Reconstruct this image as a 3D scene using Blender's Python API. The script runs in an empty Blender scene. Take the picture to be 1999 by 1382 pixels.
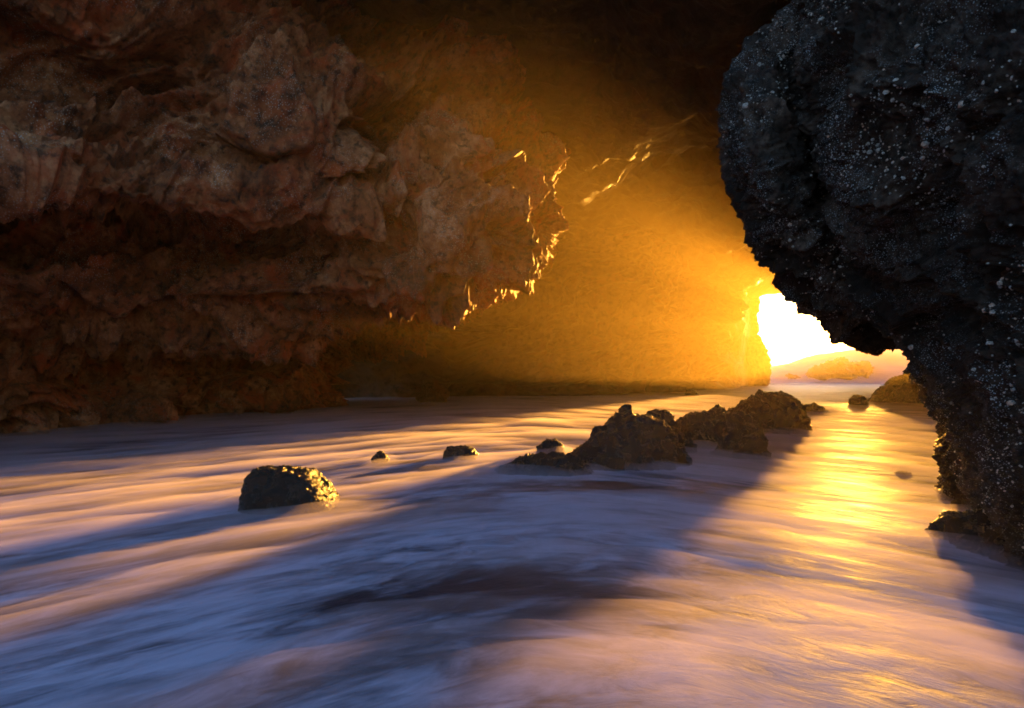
import bpy, math, random
import numpy as np
from mathutils import Vector

S = bpy.context.scene
COL = S.collection
F = 1150.0; H = 1.2; HY = 730.0          # focal length (photo pixels), eye height, horizon row
SUN_AZ = math.atan(0.585); SUN_EL = math.atan(0.0535)

def P(px, py, Y):
    """a point at depth Y that the photograph shows at px, py"""
    return np.array([(px - 999.5) / F * Y, Y, H - (py - HY) / F * Y])

# ------------------------------------------------------------------ noise
rng = np.random.RandomState(7)
PERM = rng.permutation(256); PERM = np.concatenate([PERM, PERM, PERM])
GR = rng.normal(size=(256, 3)); GR /= np.linalg.norm(GR, axis=1)[:, None]

def perlin(p):
    i = np.floor(p).astype(np.int64); f = p - i; i &= 255
    u = f * f * f * (f * (f * 6 - 15) + 10)
    out = 0
    for dx in (0, 1):
        wx = u[:, 0] if dx else 1 - u[:, 0]
        for dy in (0, 1):
            wy = u[:, 1] if dy else 1 - u[:, 1]
            for dz in (0, 1):
                wz = u[:, 2] if dz else 1 - u[:, 2]
                h = PERM[PERM[PERM[i[:, 0] + dx] + i[:, 1] + dy] + i[:, 2] + dz]
                g = GR[h]
                d = g[:, 0] * (f[:, 0] - dx) + g[:, 1] * (f[:, 1] - dy) + g[:, 2] * (f[:, 2] - dz)
                out = out + wx * wy * wz * d
    return out * 1.6

def fbm(p, o=4, gain=.5):
    a = 1; s = 0; q = p.copy()
    for k in range(o):
        s = s + a * perlin(q); q = q * 2.03 + 17.3; a *= gain
    return s

def ridged(p, o=4, gain=.5):
    a = 1; s = 0; q = p.copy()
    for k in range(o):
        s = s + a * (1 - 2 * np.abs(perlin(q))); q = q * 2.07 + 9.1; a *= gain
    return s / (2 if o > 1 else 1)

def worley(p):
    i = np.floor(p).astype(np.int64); f = p - i
    best = np.full(len(p), 9.0); sec = np.full(len(p), 9.0); idb = np.zeros(len(p))
    for dx in (-1, 0, 1):
        for dy in (-1, 0, 1):
            for dz in (-1, 0, 1):
                j = (i + (dx, dy, dz)) & 255
                h = PERM[PERM[PERM[j[:, 0]] + j[:, 1]] + j[:, 2]]
                c = GR[h] * .42 + .5
                d = np.sqrt(((c + (dx, dy, dz) - f) ** 2).sum(1))
                m = d < best
                sec = np.where(m, best, np.minimum(sec, d))
                idb = np.where(m, h / 255.0, idb); best = np.where(m, d, best)
    return best, sec, idb

# ------------------------------------------------------------------ meshes
def mesh_from(name, V, Fa, mat, parent=None, smooth=True):
    me = bpy.data.meshes.new(name)
    V = np.ascontiguousarray(V, dtype=np.float32); Fa = np.ascontiguousarray(Fa, dtype=np.int32)
    n, k = Fa.shape
    me.vertices.add(len(V)); me.vertices.foreach_set('co', V.ravel())
    me.loops.add(n * k); me.loops.foreach_set('vertex_index', Fa.ravel())
    me.polygons.add(n); me.polygons.foreach_set('loop_start', np.arange(n, dtype=np.int32) * k)
    me.update(calc_edges=True); me.validate()
    me.polygons.foreach_set('use_smooth', np.full(len(me.polygons), smooth))
    me.materials.append(mat)
    o = bpy.data.objects.new(name, me); COL.objects.link(o)
    if parent: o.parent = parent
    return o

def grid_faces(nu, nv, wrap=False):
    a = np.arange(nu * nv).reshape(nu, nv)
    if wrap: a = np.concatenate([a, a[:1]], 0)
    return np.stack([a[:-1, :-1], a[1:, :-1], a[1:, 1:], a[:-1, 1:]], -1).reshape(-1, 4)

def cr(A, n, t=None):
    """Catmull-Rom along axis 0"""
    A = np.asarray(A, float); m = len(A)
    if t is None: t = np.linspace(0, m - 1, n)
    i = np.clip(np.floor(t).astype(int), 0, m - 2); f = (t - i).reshape((-1,) + (1,) * (A.ndim - 1))
    g = lambda k: A[np.clip(k, 0, m - 1)]
    p0, p1, p2, p3 = g(i - 1), g(i), g(i + 1), g(i + 2)
    p0 = np.where((i == 0).reshape(f.shape), 2 * p1 - p2, p0)
    p3 = np.where((i == m - 2).reshape(f.shape), 2 * p2 - p1, p3)
    return .5 * (2 * p1 + (p2 - p0) * f + (2 * p0 - 5 * p1 + 4 * p2 - p3) * f * f + (3 * p1 - p0 - 3 * p2 + p3) * f ** 3)

def net(ctrl, nu, nv):
    B = cr(ctrl, nu); B = cr(B.transpose(1, 0, 2), nv).transpose(1, 0, 2)
    return B

def normals(B):
    du = np.gradient(B, axis=0); dv = np.gradient(B, axis=1)
    n = np.cross(du, dv); n /= np.linalg.norm(n, axis=2)[..., None] + 1e-9
    return n

def tag(o, label=None, cat=None, group=None, kind=None):
    if label: o['label'] = label
    if cat: o['category'] = cat
    if group: o['group'] = group
    if kind: o['kind'] = kind
    return o

def rock_disp(p, big=.6, strata=.25, pits=.35, fine=.06, sc=1.0, ang=-.35, seed=0.0):
    q = p / sc + seed
    w = np.stack([fbm(q * .5 + 3, 2), fbm(q * .5 + 31, 2), fbm(q * .5 + 57, 2)], 1)
    qw = q + .55 * w
    # strata stretched along a sloping direction
    c, s_ = math.cos(ang), math.sin(ang)
    h = np.hypot(1, 1); a = qw[:, 0] * .8 + qw[:, 1] * .6
    u = c * a - s_ * qw[:, 2] * -1; v = s_ * a * -1 + c * qw[:, 2]
    st = np.stack([u * .35, qw[:, 0] * .5 - qw[:, 1] * .3, v * 1.5], 1)
    d = big * fbm(q * .33 + 5, 3)
    d = d + strata * (ridged(st, 4, .55) - .5) * 1.3
    f1, f2, idb = worley(np.stack([u * .6, qw[:, 0] * .5 - qw[:, 1] * .5, v * 1.05], 1))
    on = (idb > .35)
    d = d - pits * on * np.clip(1 - f1 / (.28 + .3 * idb), 0, 1) ** .7
    f1, f2, idb = worley(qw * 2.3 + 11)
    d = d - pits * .38 * (idb > .5) * np.clip(1 - f1 / .42, 0, 1) ** .7
    f1, f2, idb = worley(qw * 5.5 + 3)
    d = d + fine * (.9 * np.minimum(f2 - f1, .4) + 1.1 * ridged(q * 3.1, 5, .6) - 1.0 * (idb > .62) * np.clip(1 - f1 / .4, 0, 1))
    return d

# ------------------------------------------------------------------ materials
class NT:
    def __init__(s, name):
        s.m = bpy.data.materials.new(name); s.m.use_nodes = True
        s.t = s.m.node_tree; s.t.nodes.clear(); s.out = s.n('ShaderNodeOutputMaterial')
    def n(s, typ, ins=None, **kw):
        x = s.t.nodes.new(typ)
        for k, v in kw.items(): setattr(x, k, v)
        for k, v in (ins or {}).items():
            if hasattr(v, 'links') or isinstance(v, bpy.types.NodeSocket): s.t.links.new(v, x.inputs[k])
            else: x.inputs[k].default_value = v
        return x
    def math(s, op, a, b=None, c=None, clamp=False):
        x = s.n('ShaderNodeMath', operation=op, use_clamp=clamp)
        for i, v in enumerate((a, b, c)):
            if v is None: continue
            if isinstance(v, bpy.types.NodeSocket): s.t.links.new(v, x.inputs[i])
            else: x.inputs[i].default_value = v
        return x.outputs[0]
    def noise(s, vec, scale, detail=6, rough=.6, dist=0, typ='FBM'):
        x = s.n('ShaderNodeTexNoise', {'Vector': vec, 'Scale': scale, 'Detail': detail, 'Roughness': rough, 'Distortion': dist})
        return x.outputs['Fac']
    def ramp(s, fac, stops, interp='LINEAR'):
        x = s.n('ShaderNodeValToRGB', {'Fac': fac}); r = x.color_ramp; r.interpolation = interp
        while len(r.elements) < len(stops): r.elements.new(.5)
        for e, (p, c) in zip(r.elements, stops):
            e.position = p; e.color = (c, c, c, 1) if isinstance(c, (int, float)) else (*c, 1)
        return x.outputs['Color']
    def mix(s, fac, a, b, blend='MIX'):
        x = s.n('ShaderNodeMix', data_type='RGBA', blend_type=blend)
        for k, v in ((0, fac), (6, a), (7, b)):
            if isinstance(v, bpy.types.NodeSocket): s.t.links.new(v, x.inputs[k])
            else: x.inputs[k].default_value = v if k == 0 else (*v, 1)
        return x.outputs[2]
    def surf(s, sh): s.t.links.new(sh, s.out.inputs['Surface'])

def rock_mat(name, dark, mid, light, speck=0.0, speck_col=(.55, .52, .5), rough=.6, spec=.4, bump=.06, bscale=1.0, coat=0.0):
    T = NT(name)
    co = T.n('ShaderNodeNewGeometry').outputs['Position']
    n1 = T.noise(co, .55 * bscale, 7, .62, .6)
    n2 = T.noise(co, 2.6 * bscale, 8, .68, .4)
    n3 = T.noise(co, 14 * bscale, 6, .7)
    f = T.math('MULTIPLY_ADD', n2, .55, T.math('MULTIPLY', n1, .6))
    f = T.math('MULTIPLY_ADD', n3, .22, f)
    c = T.ramp(f, [(.5, dark), (.68, mid), (.86, light)])
    c = T.mix(T.ramp(T.noise(co, 1.1 * bscale, 5, .6, 1.0), [(.5, 0), (.66, .8)]), c, tuple(x * y for x, y in zip(mid, (1.45, .78, .5))))
    pit = T.ramp(T.noise(co, 6.5 * bscale, 4, .6), [(.34, .25), (.5, 1)])
    c = T.mix(1, c, pit, 'MULTIPLY')
    rr = rough
    if speck > 0:
        v = T.n('ShaderNodeTexVoronoi', {'Vector': co, 'Scale': 38.0 * bscale, 'Randomness': 1.0})
        d = T.ramp(v.outputs['Distance'], [(.2, 1), (.4, 0)])
        sel = T.n('ShaderNodeSeparateColor', {'Color': v.outputs['Color']}).outputs[0]
        sel = T.math('GREATER_THAN', sel, .45)
        patch = T.ramp(T.noise(co, .9 * bscale, 5, .6, .5), [(.46, 0), (.62, 1)])
        k = T.math('MULTIPLY', T.math('MULTIPLY', d, sel), T.math('MULTIPLY', patch, speck))
        c = T.mix(k, c, speck_col)
    p = T.n('ShaderNodeBsdfPrincipled', {'Base Color': c, 'Roughness': T.ramp(n2, [(.3, rough - .18), (.7, rough + .15)]), 'Specular IOR Level': spec})
    hgt = T.math('MULTIPLY_ADD', T.noise(co, 9 * bscale, 9, .72, .3), 1.0, T.math('MULTIPLY', T.noise(co, 40 * bscale, 5, .7), .25))
    b = T.n('ShaderNodeBump', {'Height': hgt, 'Strength': 1.0, 'Distance': bump})
    T.t.links.new(b.outputs[0], p.inputs['Normal'])
    T.surf(p.outputs[0])
    return T.m

M_wall = rock_mat('cave_rock', (.016, .005, .002), (.35, .10, .030), (.74, .34, .16), speck=.8, bump=.09)
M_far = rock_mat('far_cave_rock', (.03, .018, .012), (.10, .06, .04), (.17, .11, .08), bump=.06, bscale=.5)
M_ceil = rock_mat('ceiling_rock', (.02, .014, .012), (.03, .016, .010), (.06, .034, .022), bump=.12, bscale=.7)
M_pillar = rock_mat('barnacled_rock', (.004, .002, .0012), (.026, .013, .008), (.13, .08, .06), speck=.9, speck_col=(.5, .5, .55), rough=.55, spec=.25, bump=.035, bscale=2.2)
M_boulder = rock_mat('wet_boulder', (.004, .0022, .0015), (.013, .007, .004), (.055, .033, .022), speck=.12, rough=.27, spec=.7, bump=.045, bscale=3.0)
M_shell = rock_mat('barnacle_shell', (.2, .17, .16), (.38, .33, .31), (.62, .56, .54), rough=.6, bump=.004, bscale=12)

# ------------------------------------------------------------------ cave wall (near, left)
PX = [-1500, -700, -250, 0, 200, 400, 560, 690, 800, 900, 990, 1050, 1085]
rows = []
def row(pys, Ys, pxs=None):
    rows.append([P(a, b, y) for a, b, y in zip(pxs or PX, pys, Ys)])
#          -1500 -700  -250   0    200   400   560   690   800   900   990  1050  1085
row([1250, 1000,  930,  880,  868,  850,  840,  700,  640,  600,  560,  540,  500],
    [5.2,   7.5,  9.8,  11.6, 13.4, 16.0, 19.5, 27.,  26.,  25.,  24.,  23.,  22.])
row([1150,  960,  890,  838,  828,  812,  795,  660,  612,  575,  540,  500,  440],
    [5.2,   7.5,  9.8,  11.5, 13.3, 15.8, 19.0, 23.,  20.,  18.5, 18.,  17.,  16.5],
    [-1500, -700, -250, 0,    200,  400,  560,  665,  800,  905,  995,  1050, 1083])
row([1040,  850,  790,  745,  742,  738,  730,  630,  600,  570,  530,  480,  410],
    [5.0,   7.2,  9.4,  11.0, 12.8, 15.0, 17.2, 17.,  15.,  14.,  14.,  14.,  14.2],
    [-1500, -700, -250, 0,    200,  400,  580,  670,  790,  900,  990,  1050, 1080])
row([960,   780,  720,  665,  672,  692,  670,  600,  570,  540,  500,  450,  385],
    [5.3,   7.6,  9.8,  11.6, 13.2, 15.2, 16.0, 14.0, 12.8, 12.2, 12.6, 13.2, 13.9])
row([900,   720,  660,  628,  640,  655,  632,  570,  535,  505,  465,  425,  360],
    [4.4,   6.5,  8.3,  9.7,  10.9, 12.0, 12.4, 12.0, 11.4, 11.3, 12.2, 13.0, 13.8])
row([780,   600,  560,  540,  560,  585,  575,  530,  490,  460,  430,  395,  330],
    [4.2,   6.1,  7.7,  8.9,  9.9,  10.9, 11.5, 11.5, 10.9, 10.7, 12.0, 13.1, 14.2])
row([700,   520,  485,  468,  475,  490,  495,  480,  450,  420,  395,  360,  290],
    [4.5,   6.6,  8.3,  9.6,  10.4, 11.2, 11.7, 11.9, 11.2, 11.0, 12.3, 13.4, 14.8])
row([640,   440,  400,  385,  415,  440,  440,  430,  405,  380,  350,  310,  250],
    [4.6,   6.8,  8.6,  9.9,  10.7, 11.3, 11.5, 11.7, 11.4, 11.5, 12.8, 14.0, 15.5])
Q = lambda *e: PX[:10] + list(e)
row([590,   380,  345,  340,  385,  412,  415,  405,  380,  345,  305,  262,  205],
    [3.4,   5.1,  6.5,  7.6,  8.5,  9.5,  10.0, 10.6, 11.0, 11.6, 13.3, 15.2, 17.0], Q(992, 1058, 1105))
row([560,   350,  305,  300,  350,  380,  385,  375,  350,  315,  275,  225,  170],
    [3.3,   4.9,  6.3,  7.3,  8.2,  9.2,  9.8,  10.5, 11.1, 11.8, 13.8, 16.2, 19.0], Q(1000, 1080, 1145))
row([480,   270,  215,  205,  260,  310,  330,  320,  290,  250,  205,  155,  110],
    [3.5,   5.2,  6.7,  7.8,  8.8,  9.7,  10.3, 11.0, 11.8, 12.7, 14.8, 17.6, 21.0], Q(1010, 1110, 1200))
row([360,   120,  90,   95,   150,  200,  230,  220,  180,  140,  105,  70,   30],
    [3.8,   5.5,  7.0,  8.2,  9.1,  9.7,  9.9,  10.8, 12.2, 13.4, 15.8, 19.0, 24.0], Q(1020, 1140, 1260))
row([200,  -80,   -50,  -20,  30,   80,   110,  100,  70,   40,   20,   0,    -20],
    [3.9,   5.5,  6.9,  7.9,  8.9,  9.8,  10.6, 11.6, 12.8, 14.0, 16.4, 20.0, 26.0], Q(1030, 1160, 1300))
row([0,    -350,  -300, -220, -150, -110, -80,  -70,  -80,  -90,  -100, -110, -120],
    [4.1,   5.8,  7.2,  8.2,  9.2,  10.0, 10.9, 11.8, 13.0, 14.2, 16.4, 20.0, 26.0], Q(1030, 1160, 1300))
row([-400, -900,  -750, -600, -500, -430, -380, -340, -320, -300, -300, -290, -280],
    [4.4,   6.2,  7.6,  8.6,  9.6,  10.4, 11.3, 12.2, 13.2, 14.4, 16.4, 20.0, 26.0], Q(1030, 1160, 1300))
ctrl = np.array(rows).transpose(1, 0, 2)
# the right-hand end turns away from the eye, deeper into the cave
end1 = ctrl[-1] + np.array([.05, 1.8, .3]); end2 = ctrl[-1] + np.array([-1.2, 6.0, 1.0])
start = ctrl[0] + np.array([-1.0, -5.0, 0])
ctrl = np.concatenate([start[None], ctrl, end1[None], end2[None]], 0)
B = net(ctrl, 900, 560)
N = -normals(B)
# make normals face the eye side
if (N[450, 280] * (np.array([0, 0, H]) - B[450, 280])).sum() < 0: N = -N
pts = B.reshape(-1, 3); d = rock_disp(pts, big=.8, strata=.9, pits=1.4, fine=.17, sc=1.7, ang=.32)
far_f = np.clip(np.linalg.norm(pts, axis=1) / 12, .5, 1.3)
endf = np.interp(np.arange(900), [0, 560, 760, 900], [1, 1, .5, .4]); far_f = far_f * np.repeat(endf, 560)
V = pts + N.reshape(-1, 3) * (d * far_f)[:, None]
wall = mesh_from('cave_wall', V, grid_faces(900, 560), M_wall)
tag(wall, 'overhanging red brown cave wall with pitted ledges above the water', 'cave wall', kind='structure')

# ------------------------------------------------------------------ far wall up to the opening post
rows = []
#                 px, foot distance along the wall
cols = [(-100, 24, 0), (450, 27, 0), (650, 28, 0), (850, 29.5, 0), (1050, 31.5, 0), (1200, 33.5, 0), (1310, 37.5, 0), (1390, 45, 0), (1440, 53, 0), (1463, 62, 0)]
zs = [-1.5, 0, 1.0, 2.2, 3.6, 5.2, 7.0, 9.0, 12., 15.]
cc = []
for px, Y, _ in cols:
    X = (px - 999.5) / F * Y; c = []
    for z in zs:
        lean = .10 * max(z - 4, 0) ** 1.35 * np.clip((62 - Y) / 14, 0, 1)
        c.append([X + lean * .7, Y - lean * .7 + (.5 if 1.5 < z < 4 else 0) * (Y < 50), z])
    cc.append(c)
cc.append([[26.1 + .12 * max(z - 4, 0), 63.5, z] for z in zs]); cc.append([[25.2 + .1 * z, 67.5, z] for z in zs]); cc.append([[18., 74., z] for z in zs])
B = net(np.array(cc), 620, 260); N = normals(B)
if (N[200, 100] * (np.array([0, 0, H]) - B[200, 100])).sum() < 0: N = -N
pts = B.reshape(-1, 3); d = rock_disp(pts, big=1.7, strata=1.5, pits=1.0, fine=.07, sc=3.0, ang=.15, seed=40)
fade = np.clip((pts[:, 1] - 46) / 12, 0, 1) * .82
V = pts + N.reshape(-1, 3) * (d * (1 - fade))[:, None]
far = mesh_from('cave_wall', V, grid_faces(620, 260), M_far)
tag(far, 'hazy orange back wall of the cave running to the bright opening', 'cave wall', kind='structure')

# ------------------------------------------------------------------ ceiling
xs = [-16, -9, -4, 1, 6, 12, 18, 24, 27.5, 30, 32, 33.6, 35.2, 38, 45, 56]; ys = [7.2, 8, 10, 13, 16, 24, 33, 43, 52, 58, 62.5, 64.5]
cc = []
for x in xs:
    c = []
    c.append([x, 8.6, 11.5]); c.append([x, 7.4, 9.6])
    for y in ys:
        z = 8.2 + .028 * y + 1.3 * math.sin(.35 * x + .21 * y) * .6
        z -= .6 * math.exp(-((y - 14.5) / 5.5) ** 2)
        if x < -4: z -= (-4 - x) * .12
        if y > 50: z = z * (1 - (y - 50) / 14.5) + 11.4 * (y - 50) / 14.5
        if y > 60:
            # silhouette of the opening
            z = np.interp(x, [18, 25, 26.5, 28, 29.5, 32, 33.6, 35.2, 38, 45, 60], [8.9, 9.1, 9.6, 10.2, 10.4, 9.6, 8.8, 7.9, 6.6, 5.8, 5.0])
        c.append([x, y, z])
    c.append([x, 65.5, 12.5]); c.append([x, 66.5, 15.0])
    cc.append(c)
B = net(np.array(cc), 420, 560); N = normals(B)
if N[200, 200, 2] > 0: N = -N
pts = B.reshape(-1, 3); d = rock_disp(pts, big=1.2, strata=.6, pits=.6, fine=.12, sc=2.4, ang=.1, seed=90)
fade = np.clip((pts[:, 1] - 50) / 10, 0, 1) * .82
V = pts + N.reshape(-1, 3) * (d * (1 - fade))[:, None]
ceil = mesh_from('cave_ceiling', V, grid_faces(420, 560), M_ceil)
tag(ceil, 'dark rock ceiling of the cave', 'cave ceiling', kind='structure')

# right side wall, behind the pillar
cc = [[[.72 * y + 4.5 - .25 * max(z - 4, 0), y, z] for z in (-2, 1, 4, 8, 14)] for y in (6.5, 12, 20, 30, 42, 54, 62, 66)]
cc.append([[60, 70, z] for z in (-2, 1, 4, 8, 14)])
B = net(np.array(cc), 300, 120); N = normals(B)
if N[100, 60, 0] > 0: N = -N
pts = B.reshape(-1, 3); d = rock_disp(pts, sc=2.5, seed=130)
rw = mesh_from('cave_wall', pts + N.reshape(-1, 3) * d[:, None], grid_faces(300, 120), M_far)
tag(rw, 'dark side wall of the cave behind the barnacled pillar', 'cave wall', kind='structure')

# ------------------------------------------------------------------ barnacled pillar (near, right)
# each row: edge, lobe, crease, ridge, body, body, near side, beside the eye
R = [
 # (px,py,Y) ...
 [(1580,-500,5.0),(1640,-500,4.6),(1700,-500,4.5),(1760,-500,4.0),(1900,-500,3.6),(2200,-500,3.0),(3000,-500,2.2)],
 [(1535,-120,5.6),(1575,-120,5.2),(1610,-120,5.0),(1680,-120,4.4),(1850,-120,3.9),(2150,-120,3.1),(3000,-120,2.1)],
 [(1520,  20,5.9),(1550,  20,5.5),(1590,  20,5.2),(1660,  20,4.5),(1830,  20,3.9),(2120,  20,3.1),(3000,  20,2.0)],
 [(1448, 110,6.4),(1490, 110,5.7),(1545, 110,5.6),(1620, 120,4.6),(1800, 120,3.9),(2100, 120,3.05),(3000, 120,2.0)],
 [(1415, 190,6.3),(1470, 200,5.3),(1560, 200,5.6),(1625, 210,4.6),(1800, 220,4.0),(2100, 220,3.0),(3000, 220,2.0)],
 [(1412, 290,6.3),(1475, 300,5.2),(1575, 300,5.6),(1640, 310,4.6),(1810, 320,4.1),(2100, 320,3.0),(3000, 320,2.0)],
 [(1432, 385,6.3),(1500, 400,5.3),(1600, 390,5.6),(1670, 400,4.7),(1830, 410,4.1),(2100, 410,3.1),(3000, 420,2.0)],
 [(1485, 475,6.4),(1545, 480,5.6),(1630, 480,5.6),(1710, 490,4.9),(1850, 500,4.2),(2100, 500,3.2),(3000, 520,2.0)],
 [(1528, 545,6.6),(1590, 545,6.0),(1665, 550,5.6),(1750, 560,5.0),(1870, 580,4.2),(2100, 600,3.2),(3000, 640,2.0)],
 [(1580, 606,6.7),(1640, 600,6.2),(1710, 610,5.7),(1790, 640,5.0),(1890, 670,4.2),(2100, 700,3.2),(3000, 780,2.0)],
 [(1645, 655,6.7),(1690, 645,6.3),(1750, 650,5.8),(1820, 710,4.9),(1910, 750,4.1),(2100, 800,3.15),(3000, 920,1.95)],
 [(1690, 676,6.7),(1728, 656,6.4),(1785, 684,5.7),(1845, 770,4.75),(1930, 820,4.0),(2100, 880,3.1),(3000,1040,1.9)],
 [(1745, 668,7.2),(1772, 678,6.4),(1810, 740,5.5),(1860, 830,4.6),(1945, 880,3.9),(2100, 950,3.05),(3000,1160,1.85)],
 [(1790, 697,7.2),(1800, 722,6.2),(1832, 810,5.2),(1880, 900,4.45),(1960, 950,3.8),(2110,1030,3.0),(3000,1280,1.8)],
 [(1813, 770,6.9),(1822, 790,5.8),(1856, 885,4.9),(1905, 970,4.3),(1985,1040,3.65),(2130,1120,2.9),(3000,1450,1.75)],
 [(1838, 845,6.4),(1848, 880,5.3),(1882, 950,4.7),(1935,1050,4.1),(2010,1130,3.5),(2150,1230,2.8),(3000,1700,1.7)],
 [(1846, 930,6.0),(1862, 960,5.0),(1900,1040,4.4),(1960,1130,3.95),(2030,1230,3.4),(2180,1380,2.75),(3000,2000,1.7)],
 [(1856, 1010,5.6),(1885,1060,4.8),(1930,1130,4.3),(1990,1250,3.9),(2070,1400,3.3),(2220,1600,2.7),(3000,2600,1.7)],
]
SH = [20, 20, 22, 22, 20, 20, 16, 10, 5, 0, 0, 0, 5, 20, 38, 40, 36, 30]
R = [[(p[0] + sh * w_, p[1], p[2]) for p, w_ in zip(r, (1, 1, .8, .5, .2, 0, 0))] for r, sh in zip(R, SH)]
cc = np.array([[P(*q) for q in r] for r in R])
back1 = cc[:, 0] + np.array([1.25, 1.2, .1]); back2 = cc[:, 0] + np.array([4.0, 2.6, .5])
cc = np.concatenate([back2[:, None], back1[:, None], cc], 1)
cc = np.concatenate([cc, (cc[:, -1] + np.array([.6, -2.4, 0]))[:, None]], 1)
B = net(cc, 760, 620); N = normals(B)
if (N[300, 350] * (np.array([0, 0, H]) - B[300, 350])).sum() < 0: N = -N
pts = B.reshape(-1, 3)
q = pts
d = rock_disp(q, big=.10, strata=.14, pits=.26, fine=.06, sc=.62, ang=1.0, seed=200) + .05 * (ridged(q * 2.6 + 60, 5, .62) - .5)
# crust of shells
f1, f2, idb = worley(q * 16 + 2.2)
patch = np.clip(.5 + 1.6 * fbm(q * 1.3 + 8, 3), 0, 1)
d = d + .026 * patch * np.clip(1 - f1 / .5, 0, 1) ** .8 * (idb > .3)
f1, f2, idb = worley(q * 34 + 7.7)
d = d + .007 * np.clip(1 - f1 / .5, 0, 1) * (idb > .4)
Nf = N.reshape(-1, 3)
VP = pts + Nf * d[:, None]
pil = bpy.data.objects.new('rock_pillar', None); COL.objects.link(pil); pil.location = tuple(P(1930, 1090, 4.2) * (1, 1, 0))
tag(pil, 'huge dark leaning rock pillar crusted with white barnacles beside the water', 'rock pillar')
bpy.context.view_layer.update()
off = np.array(pil.location)
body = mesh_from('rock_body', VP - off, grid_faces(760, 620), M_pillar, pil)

# barnacles: volcano-shaped shells set on the rock surface
VPg = VP.reshape(760, 620, 3); Ng = normals(VPg)
if (Ng[300, 350] * (np.array([0, 0, H]) - VPg[300, 350])).sum() < 0: Ng = -Ng
def barnacle_mesh(r, seed, seg=12):
    rs = np.random.RandomState(seed)
    a = np.linspace(0, 2 * np.pi, seg, endpoint=False)
    prof = [(1.0, -.15), (.86, .25), (.66, .52), (.50, .62), (.40, .58), (.30, .35), (.05, .28)]
    rid = 1 + .10 * np.cos(a * seg / 2) + .08 * rs.normal(size=seg)
    V = []
    for pr, pz in prof:
        for k in range(seg): V.append((r * pr * rid[k] * math.cos(a[k]), r * pr * rid[k] * math.sin(a[k]) * .92, r * pz * (1 + .1 * rs.normal())))
    V = np.array(V); m = len(prof); Fa = []
    for i in range(m - 1):
        for k in range(seg):
            Fa.append((i * seg + k, i * seg + (k + 1) % seg, (i + 1) * seg + (k + 1) % seg, (i + 1) * seg + k))
    return V, np.array(Fa)
random.seed(5)
rs = np.random.RandomState(11)
spots = []
while len(spots) < 2600:
    i = rs.randint(20, 700); j = rs.randint(80, 540)
    p = VPg[i, j]; n = Ng[i, j]
    if p[1] < .8 or p[2] < .05: continue
    px = 999.5 + p[0] / p[1] * F; py = HY - (p[2] - H) / p[1] * F
    if not (1380 < px < 2080 and -40 < py < 1250): continue
    if np.dot(n, np.array([0, 0, H]) - p) < 0: continue
    dens = .35 + 2.2 * perlin(np.array([p * 1.5 + 4.4]))[0]
    if rs.rand() > np.clip(dens, .015, 1): continue
    big = rs.rand()
    r = .005 + .004 * rs.rand() + (.008 * rs.rand() if big > .8 else 0) + (.012 * rs.rand() if big > .965 else 0)
    spots.append((r, p, n))
spots.sort(key=lambda s: -s[0] / s[1][1])
def frame(n):
    n = n / np.linalg.norm(n); t = np.cross(n, [0.3, .2, .93]); t /= np.linalg.norm(t); b = np.cross(n, t)
    return np.stack([t, b, n], 1)
for k, (r, p, n) in enumerate(spots[:100]):
    V, Fa = barnacle_mesh(r * 1.15, k)
    mesh_from('barnacle', V @ frame(n).T + p - off, Fa, M_shell, pil)
VV = []; FF = []; base = 0
for k, (r, p, n) in enumerate(spots[100:]):
    V, Fa = barnacle_mesh(r, k, 8)
    VV.append(V @ frame(n).T + p - off); FF.append(Fa + base); base += len(V)
cr_ = mesh_from('barnacle_crust', np.concatenate(VV), np.concatenate(FF), M_shell, pil); cr_['kind'] = 'stuff'

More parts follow.
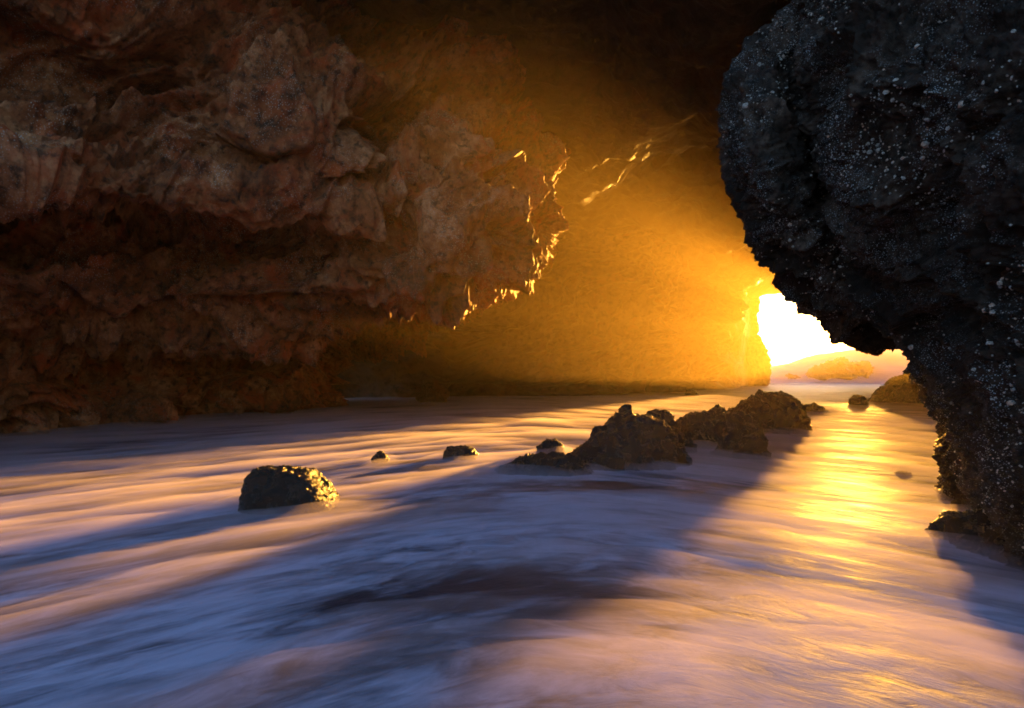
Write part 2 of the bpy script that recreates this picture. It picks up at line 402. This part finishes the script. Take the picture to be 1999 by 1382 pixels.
# ------------------------------------------------------------------ boulders
COLLARS = []
def boulder(name, label, cx, cy, wx, wy, h, z0=-.15, seed=0, shape=2.3, rz=0.0, skew=(0, 0), mat=None, rough=.05, n=(300, 170), cat='rock', group=None, profile=None, lump=.16, rid=.07):
    """closed rock; half of it is under water. profile: heights (fraction) across the width"""
    nu, nv = n
    a = np.linspace(0, 2 * np.pi, nu, endpoint=False); t = np.linspace(-.5 * np.pi + .02, .5 * np.pi - .004, nv)
    A, Tt = np.meshgrid(a, t, indexing='ij')
    e = 2 / shape
    sp = lambda x: np.sign(x) * np.abs(x) ** e
    X = sp(np.cos(Tt)) * sp(np.cos(A)); Y = sp(np.cos(Tt)) * sp(np.sin(A)); Z = sp(np.sin(Tt))
    B = np.stack([X * wx / 2, Y * wy / 2, Z], -1)
    if profile is not None:
        B[..., 2] = np.where(Z > 0, Z * np.interp(X, np.linspace(-1, 1, len(profile)), profile), Z)
    B[..., 0] += skew[0] * np.clip(B[..., 2], 0, 1) * wx; B[..., 1] += skew[1] * np.clip(B[..., 2], 0, 1) * wy
    top = h - z0
    B[..., 2] = np.where(B[..., 2] > 0, B[..., 2] * top, B[..., 2] * .35) + z0
    c, s_ = math.cos(rz), math.sin(rz)
    x = B[..., 0] * c - B[..., 1] * s_; y = B[..., 0] * s_ + B[..., 1] * c
    B[..., 0], B[..., 1] = x, y
    N = normals(np.concatenate([B, B[:1]], 0))[:-1]
    if N[0, nv // 2, 0] * math.cos(rz) + N[0, nv // 2, 1] * math.sin(rz) < 0: N = -N
    pts = B.reshape(-1, 3); q = pts / max(wx, wy) * 1.6 + seed * 13.7
    sc = max(wx, wy)
    d = sc * lump * fbm(q * 1.5, 3) + sc * rid * (ridged(q * 3.2, 4, .6) - .5)
    f1, f2, idb = worley(pts / rough * .55 + seed)
    d = d + rough * .55 * np.clip(1 - f1 / .62, 0, 1) ** .6 * (.4 + .6 * idb)
    f1, f2, idb = worley(pts / rough * 1.3 + seed)
    d = d + rough * .22 * np.clip(1 - f1 / .5, 0, 1)
    d = d + rough * .5 * (ridged(pts / rough * .35 + seed, 3, .6) - .4)
    V = pts + N.reshape(-1, 3) * d[:, None]
    V = np.concatenate([V, V.reshape(nu, nv, 3)[:, -1].mean(0)[None], V.reshape(nu, nv, 3)[:, 0].mean(0)[None]], 0)
    Fa = grid_faces(nu, nv, wrap=True)
    a = np.arange(nu); it, ib = nu * nv, nu * nv + 1
    cap = np.stack([a * nv + nv - 1, ((a + 1) % nu) * nv + nv - 1, np.full(nu, it), np.full(nu, it)], 1)
    me_f = np.concatenate([Fa], 0)
    o = mesh_from(name, V, me_f, mat or M_boulder)
    o.location = (cx, cy, 0); COLLARS.append((cx, cy, wx / 2, wy / 2))
    tag(o, label, cat, group)
    return o

def bx(px, Y): return (px - 999.5) / F * Y
def bh(py, Y): return H - (py - HY) / F * Y
def rockpx(px0, px1, top, base, depth, label, name='boulder', Yc=None, **kw):
    Yf = H * F / (base - HY); Y = Yc or Yf + depth * .45
    w = (px1 - px0) / F * Y
    return boulder(name, label, bx((px0 + px1) / 2, Y), Y, w, depth, bh(top, Y), **kw)
G = 'dark wet boulders rising in the water'
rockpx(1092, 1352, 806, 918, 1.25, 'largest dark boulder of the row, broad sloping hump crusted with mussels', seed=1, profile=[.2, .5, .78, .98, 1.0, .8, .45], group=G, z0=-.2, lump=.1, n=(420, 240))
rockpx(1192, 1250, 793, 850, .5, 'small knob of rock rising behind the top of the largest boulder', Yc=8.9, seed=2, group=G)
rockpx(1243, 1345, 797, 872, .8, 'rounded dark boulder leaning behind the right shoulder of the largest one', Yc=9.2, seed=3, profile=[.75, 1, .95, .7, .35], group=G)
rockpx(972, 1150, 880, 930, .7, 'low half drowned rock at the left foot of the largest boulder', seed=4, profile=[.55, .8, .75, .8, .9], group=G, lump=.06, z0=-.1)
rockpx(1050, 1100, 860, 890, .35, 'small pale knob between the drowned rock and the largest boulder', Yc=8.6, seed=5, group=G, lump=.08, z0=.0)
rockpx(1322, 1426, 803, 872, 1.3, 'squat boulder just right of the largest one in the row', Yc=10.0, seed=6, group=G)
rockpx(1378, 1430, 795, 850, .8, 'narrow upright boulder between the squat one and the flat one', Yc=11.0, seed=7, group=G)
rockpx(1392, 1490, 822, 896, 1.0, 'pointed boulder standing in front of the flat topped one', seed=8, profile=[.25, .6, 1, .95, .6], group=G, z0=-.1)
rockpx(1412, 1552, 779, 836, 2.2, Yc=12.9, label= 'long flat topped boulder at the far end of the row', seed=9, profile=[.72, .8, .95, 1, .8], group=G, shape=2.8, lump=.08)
rockpx(484, 664, 917, 1002, .7, 'lone flat topped rock in the golden water, lit down its sloping side', seed=10, profile=[1.3, 1.12, 1.03, 1, .95, .7, .25], group='rocks awash in the golden water', shape=3.6, lump=.012, rid=.025, rough=.035, z0=-.12, rz=.12)
rockpx(728, 756, 882, 904, .16, 'tiny glittering rock tip awash behind the lone flat topped rock', seed=11, group='rocks awash in the golden water', rough=.03, n=(120, 70), z0=-.08)
rockpx(862, 930, 873, 898, .35, 'low rock awash in golden water with one glittering end', seed=12, group='rocks awash in the golden water', shape=2.8, lump=.07, rough=.03, n=(160, 90), z0=-.05)
rockpx(818, 872, 742, 787, 1.0, 'brown boulder in the shade at the foot of the back wall', seed=13, mat=M_far)
rockpx(60, 200, 758, 842, 1.6, 'broad brown boulder at the water edge under the wall, leftmost of its row', seed=31, mat=M_wall, group='boulders along the wall foot', lump=.1)
rockpx(205, 330, 766, 834, 1.4, 'brown boulder with a rounded top at the wall foot, right of the broad one', seed=32, mat=M_wall, group='boulders along the wall foot', lump=.1)
rockpx(455, 560, 748, 803, 1.6, 'taller brown boulder at the wall foot beside the dark recess', seed=33, mat=M_wall, group='boulders along the wall foot', lump=.12)
rockpx(575, 652, 722, 790, 2.0, 'upright brown boulder at the corner where the wall meets the dark recess', seed=34, mat=M_wall, group='boulders along the wall foot', lump=.1)
rockpx(340, 445, 762, 812, 1.2, 'rounded boulder at the foot of the overhanging wall', seed=14, mat=M_wall)
rockpx(1552, 1614, 791, 806, .7, 'low flat rock just breaking the bright water', seed=15, group='rocks in the bright channel', lump=.08, z0=-.08)
rockpx(1658, 1694, 772, 790, .5, 'small rounded rock in the bright channel near the far ledge', seed=16, group='rocks in the bright channel', lump=.08, n=(160, 90))
rockpx(1708, 1850, 733, 787, 3.0, 'dark sloping ledge of rock under the pillar at the channel edge', seed=17, group='rocks in the bright channel', profile=[.35, .72, .85, 1, 1.05, 1.1, 1.1], lump=.06, shape=2.8, z0=-.3)
rockpx(1338, 1364, 760, 772, .6, 'tiny dark rock far off near the back wall', seed=18, n=(100, 60))
rockpx(1744, 1776, 922, 925, .16, 'tiny flat stone breaking the golden water near the pillar', seed=19, n=(100, 60), rough=.02, z0=-.02, lump=.06)
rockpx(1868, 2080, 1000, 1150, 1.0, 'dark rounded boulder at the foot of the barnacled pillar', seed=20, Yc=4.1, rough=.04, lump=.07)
# stack at the mouth, left of the bright opening
boulder('sea_stack', 'squared rock stack standing at the left side of the bright opening', bx(1470, 62), 61.5, 2.5, 3.0, bh(662, 61.5), seed=21, shape=3.0, lump=.14, rough=.3, mat=M_far, z0=-1.0, profile=[.6, .85, 1, 1, .95, .9])
# reef beyond the mouth
boulder('reef', 'dark reef outside the opening with white water pouring over it', bx(1615, 75), 75.5, 15, 4, bh(704, 75), seed=22, shape=2.4, lump=.03, rough=.35, z0=-1.0, profile=[.35, .5, .62, .8, .95, 1, 1])

# ------------------------------------------------------------------ water
def lin(a, b, n): return np.linspace(a, b, n)
ty = np.concatenate([lin(-60, -6, 20)[:-1], lin(-6, 1.2, 60)[:-1], 1.2 * (320 / 1.2) ** lin(0, 1, 760)])
tx = np.concatenate([-lin(260, 40, 20)[:-1], -lin(40, 12, 40)[:-1], lin(-12, 14, 640)[:-1], lin(14, 60, 160)[:-1], lin(60, 320, 30)])
XX, YY = np.meshgrid(tx, ty, indexing='ij')
fl = np.stack([XX.ravel() * .35, (YY + .09 * (XX - .8) ** 2 * (YY < 400) ).ravel() * .9 if False else YY.ravel() * .9, np.zeros(XX.size)], 1)
near = np.clip(1.3 - YY.ravel() / 60, .25, 1)
Z = near * (.010 * fbm(fl * np.array([1.0, 1.1, 1]) + 3, 3) + .004 * fbm(fl * np.array([3., 3.5, 1]) + 9, 3))
Z = np.where(YY.ravel() > 64, Z + .25 * fbm(fl * .25 + 2, 3), Z)
Vw = np.stack([XX.ravel(), YY.ravel(), Z], 1)

def flow_coords(T, sx, sy, sz=1.0):
    co = T.n('ShaderNodeNewGeometry').outputs['Position']
    sep = T.n('ShaderNodeSeparateXYZ', {0: co})
    x, y, z = sep.outputs
    xx = T.math('SUBTRACT', x, .3)
    yy = T.math('MULTIPLY_ADD', T.math('SQRT', T.math('MULTIPLY_ADD', xx, xx, 3.0)), 1.05, y)
    c = T.n('ShaderNodeCombineXYZ', {0: T.math('MULTIPLY', x, sx), 1: T.math('MULTIPLY', yy, sy), 2: T.math('MULTIPLY', z, sz)})
    return c.outputs[0]
T = NT('silky_water')
c1 = flow_coords(T, .35, 1.0); c2 = flow_coords(T, 2.4, 4.6)
w = T.n('ShaderNodeTexNoise', {'Vector': c1, 'Scale': 1.0, 'Detail': 3.0})
wv = T.n('ShaderNodeVectorMath', {0: w.outputs['Color'], 1: (2.6, 2.6, 0)}, operation='MULTIPLY').outputs[0]
c2w = T.n('ShaderNodeVectorMath', {0: c2, 1: wv}, operation='ADD').outputs[0]
big = T.noise(c1, 1.1, 5, .55, 1.2); mid = T.noise(c2w, 1.2, 9, .68, .5)
fo = T.math('MULTIPLY_ADD', mid, .55, T.math('MULTIPLY', big, .7))
foam = T.ramp(fo, [(.48, .0), (.76, 1.0)], 'EASE')
colr = T.mix(foam, (.010, .010, .018), (.43, .39, .54))  # blue of the shaded water put into the foam colour
dif = T.n('ShaderNodeBsdfPrincipled', {'Base Color': colr, 'Roughness': T.ramp(foam, [(0, .4), (1, .65)]), 'Specular IOR Level': .6, 'IOR': 1.33})
bmp = T.n('ShaderNodeBump', {'Height': fo, 'Strength': 1.0, 'Distance': .03})
T.t.links.new(bmp.outputs[0], dif.inputs['Normal'])
T.surf(dif.outputs[0])
M_water = T.m
water = mesh_from('water', Vw, grid_faces(len(tx), len(ty)), M_water)
tag(water, kind='structure')

# wave and spray beyond the opening
T = NT('white_water')
co = T.n('ShaderNodeNewGeometry').outputs['Position']
n = T.noise(T.n('ShaderNodeVectorMath', {0: co, 1: (.12, .3, .9)}, operation='MULTIPLY').outputs[0], 1.0, 6, .6, .4)
d1 = T.n('ShaderNodeBsdfDiffuse', {'Color': T.ramp(n, [(.3, (.55, .48, .58)), (.7, (.86, .80, .90))])})  # lilac cast of the sky light put into the diffuse colour
t1 = T.n('ShaderNodeBsdfTranslucent', {'Color': (.8, .75, .75, 1)})
ms = T.n('ShaderNodeMixShader', {0: .4}); T.t.links.new(d1.outputs[0], ms.inputs[1]); T.t.links.new(t1.outputs[0], ms.inputs[2])
T.surf(ms.outputs[0]); M_foam = T.m
ux = lin(20, 95, 260); uy = lin(66, 104, 200)
XX, YY = np.meshgrid(ux, uy, indexing='ij')
pxs = 999.5 + XX / 82 * F
crest = np.interp(pxs, [1300, 1440, 1495, 1550, 1600, 1650, 1720, 1790, 1900, 2300], [.8, 1.6, 2.7, 3.4, 4.3, 5.5, 6.0, 6.6, 6.2, 3.0])
t = np.clip((YY - 68) / 14, 0, 1); t2 = np.clip((104 - YY) / 22, 0, 1)
zz = crest * (t * t * (3 - 2 * t)) ** 1.2 * (t2 * t2 * (3 - 2 * t2))
pp = np.stack([XX.ravel() * .18, YY.ravel() * .22, np.zeros(XX.size)], 1)
zz = zz * .86 * (1 + .15 * fbm(pp, 4).reshape(zz.shape)) - .3
wave = mesh_from('wave', np.stack([XX.ravel(), YY.ravel(), zz.ravel()], 1), grid_faces(260, 200), M_foam)
tag(wave, 'pale lilac breaking wave and spray beyond the opening', 'wave', kind='structure')

# sea bed below the water
bed = NT('sea_bed'); b_ = bed.n('ShaderNodeBsdfDiffuse', {'Color': (.05, .04, .03, 1)}); bed.surf(b_.outputs[0])

# ------------------------------------------------------------------ air
hz = NT('sea_haze')
pv = hz.n('ShaderNodeVolumePrincipled', {'Color': (1.0, .84, .55, 1), 'Density': .00035, 'Anisotropy': .6})
hz.t.links.new(pv.outputs[0], hz.out.inputs['Volume'])
def box(name, x0, x1, y0, y1, z0, z1, mat):
    V = np.array([(x, y, z) for x in (x0, x1) for y in (y0, y1) for z in (z0, z1)])
    Fa = np.array([(0, 1, 3, 2), (4, 6, 7, 5), (0, 4, 5, 1), (2, 3, 7, 6), (0, 2, 6, 4), (1, 5, 7, 3)])
    return mesh_from(name, V, Fa, mat, smooth=False)
haze = box('haze', -262, 322, -62, 322, -3.5, 17.5, hz.m)
tag(haze, kind='stuff')

# second, denser body of haze, added and shaped to hold the amber light shaft
sp = NT('added_haze_droplets')
pv = sp.n('ShaderNodeVolumePrincipled', {'Color': (1.0, .72, .25, 1), 'Density': .0046, 'Anisotropy': .42})
sp.t.links.new(pv.outputs[0], sp.out.inputs['Volume'])
nu, nv = 160, 90
a = np.linspace(0, 2 * np.pi, nu, endpoint=False); t = np.linspace(-np.pi / 2 + .01, np.pi / 2 - .01, nv)
A, Tt = np.meshgrid(a, t, indexing='ij'); e = .45
spw = lambda x: np.sign(x) * np.abs(x) ** e
Xs = spw(np.cos(Tt)) * spw(np.cos(A)) * 44 + 14; Ys = spw(np.cos(Tt)) * spw(np.sin(A)) * 32.2 + 39.8; Zs = spw(np.sin(Tt)) * 7.4 + 8.0
q = np.stack([Xs.ravel(), Ys.ravel(), Zs.ravel()], 1)
Ys = Ys + (1.6 * fbm(q * .15, 3)).reshape(Ys.shape)
V = np.stack([Xs.ravel(), Ys.ravel(), Zs.ravel()], 1)
V[:, 2] += np.where(V[:, 2] < 5, .45 * fbm(q * .12 + 5, 3), 0)
spray = mesh_from('added_haze', np.concatenate([V, [V.reshape(nu, nv, 3)[:, 0].mean(0)], [V.reshape(nu, nv, 3)[:, -1].mean(0)]], 0), grid_faces(nu, nv, wrap=True), sp.m)  # closed hull of the added haze
import bmesh
bm_ = bmesh.new(); bm_.from_mesh(spray.data); bmesh.ops.holes_fill(bm_, edges=[e_ for e_ in bm_.edges if e_.is_boundary], sides=0)
for v_ in [v_ for v_ in bm_.verts if not v_.link_faces]: bm_.verts.remove(v_)
bmesh.ops.recalc_face_normals(bm_, faces=bm_.faces); bm_.to_mesh(spray.data); bm_.free()
tag(spray, kind='stuff')

# low mist the surge leaves over the water: a thin undulating body of droplets
MIST = True
if MIST:
    mx = lin(-14, 12, 800); my = 1.0 * 34 ** lin(0, 1, 620)
    XX, YY = np.meshgrid(mx, my, indexing='ij')
    yy = YY + 1.05 * np.sqrt((XX - .3) ** 2 + 3.)
    q = np.stack([XX.ravel() * .5, yy.ravel() * 1.3, 0 * XX.ravel()], 1)
    q2 = np.stack([XX.ravel() * 1.7, yy.ravel() * 4.6, 0 * XX.ravel() + 3], 1)
    top = .045 + .085 * fbm(q * .8, 4, .55) + .016 * fbm(q2 + .9 * fbm(q * 1.5, 3)[:, None], 4, .55)
    for bx_, by_, rx_, ry_ in COLLARS:
        if by_ < 20:
            dd = np.sqrt(((XX - bx_) / (rx_ + .1)) ** 2 + ((YY - by_) / (ry_ + .25)) ** 2).ravel()
            top = top + .07 * np.exp(-np.clip(dd - .8, 0, None) ** 2 * 3.5) * (.6 + .8 * fbm(q2 * .5, 2))
    top = np.clip(top, .006, .19).reshape(XX.shape)
    edge = np.minimum(np.minimum(XX + 14, 12 - XX) / 2, np.minimum((YY - 1.0) / .3, (34 - YY) / 6)); top = top * np.clip(edge, 0, 1) + .002
    V = np.concatenate([np.stack([XX.ravel(), YY.ravel(), top.ravel()], 1), np.stack([XX.ravel(), YY.ravel(), 0 * XX.ravel() - .06], 1)], 0)
    g1 = grid_faces(800, 620); nn = 800 * 620
    idx = np.arange(nn).reshape(800, 620); ring = np.concatenate([idx[:-1, 0], idx[-1, :-1], idx[:0:-1, -1], idx[0, :0:-1]]); nx = np.roll(ring, -1)
    side = np.stack([ring, ring + nn, nx + nn, nx], 1)
    ms_ = NT('mist_droplets')
    pv = ms_.n('ShaderNodeVolumePrincipled', {'Color': (.82, .74, .90, 1), 'Density': 1.8, 'Anisotropy': .2})
    ms_.t.links.new(pv.outputs[0], ms_.out.inputs['Volume'])
    mist = mesh_from('mist', V, np.concatenate([g1, g1[:, ::-1] + nn, side[:, ::-1]], 0), ms_.m)
    tag(mist, kind='stuff')

# ------------------------------------------------------------------ light
wd = bpy.data.worlds.new('World'); S.world = wd; wd.use_nodes = True
nt = wd.node_tree; bg = nt.nodes['Background']
sky = nt.nodes.new('ShaderNodeTexSky'); sky.sky_type = 'NISHITA'; sky.sun_disc = False
sky.sun_elevation = SUN_EL; sky.sun_rotation = SUN_AZ; sky.ozone_density = 2.5; sky.dust_density = 1.5
nt.links.new(sky.outputs[0], bg.inputs['Color']); bg.inputs['Strength'].default_value = .135
sl = bpy.data.lights.new('sun', 'SUN'); sl.energy = 5.0; sl.angle = math.radians(1.9); sl.color = (1.0, .45, .06)
so = bpy.data.objects.new('sun', sl); COL.objects.link(so)
dirv = Vector((math.sin(SUN_AZ) * math.cos(SUN_EL), math.cos(SUN_AZ) * math.cos(SUN_EL), math.sin(SUN_EL)))
so.rotation_euler = dirv.to_track_quat('Z', 'Y').to_euler()

# ------------------------------------------------------------------ camera
cd = bpy.data.cameras.new('camera'); cam = bpy.data.objects.new('camera', cd); COL.objects.link(cam)
cam.location = (0, 0, H); cam.rotation_euler = (math.radians(90), 0, 0)
cd.sensor_width = 36; cd.lens = 36 * F / 1999; cd.shift_y = (HY - 691) / 1999
cd.clip_start = .05; cd.clip_end = 2000
S.camera = cam
S.view_settings.view_transform = 'Standard'; S.view_settings.look = 'None'
S.view_settings.exposure = 2.93; S.view_settings.gamma = 1
c = S.cycles
c.use_denoising = True; c.filter_width = 1.7; c.max_bounces = 8; c.diffuse_bounces = 3; c.glossy_bounces = 3; c.volume_bounces = 1
c.transparent_max_bounces = 12; c.sample_clamp_indirect = 4.0; c.caustics_reflective = False; c.caustics_refractive = False
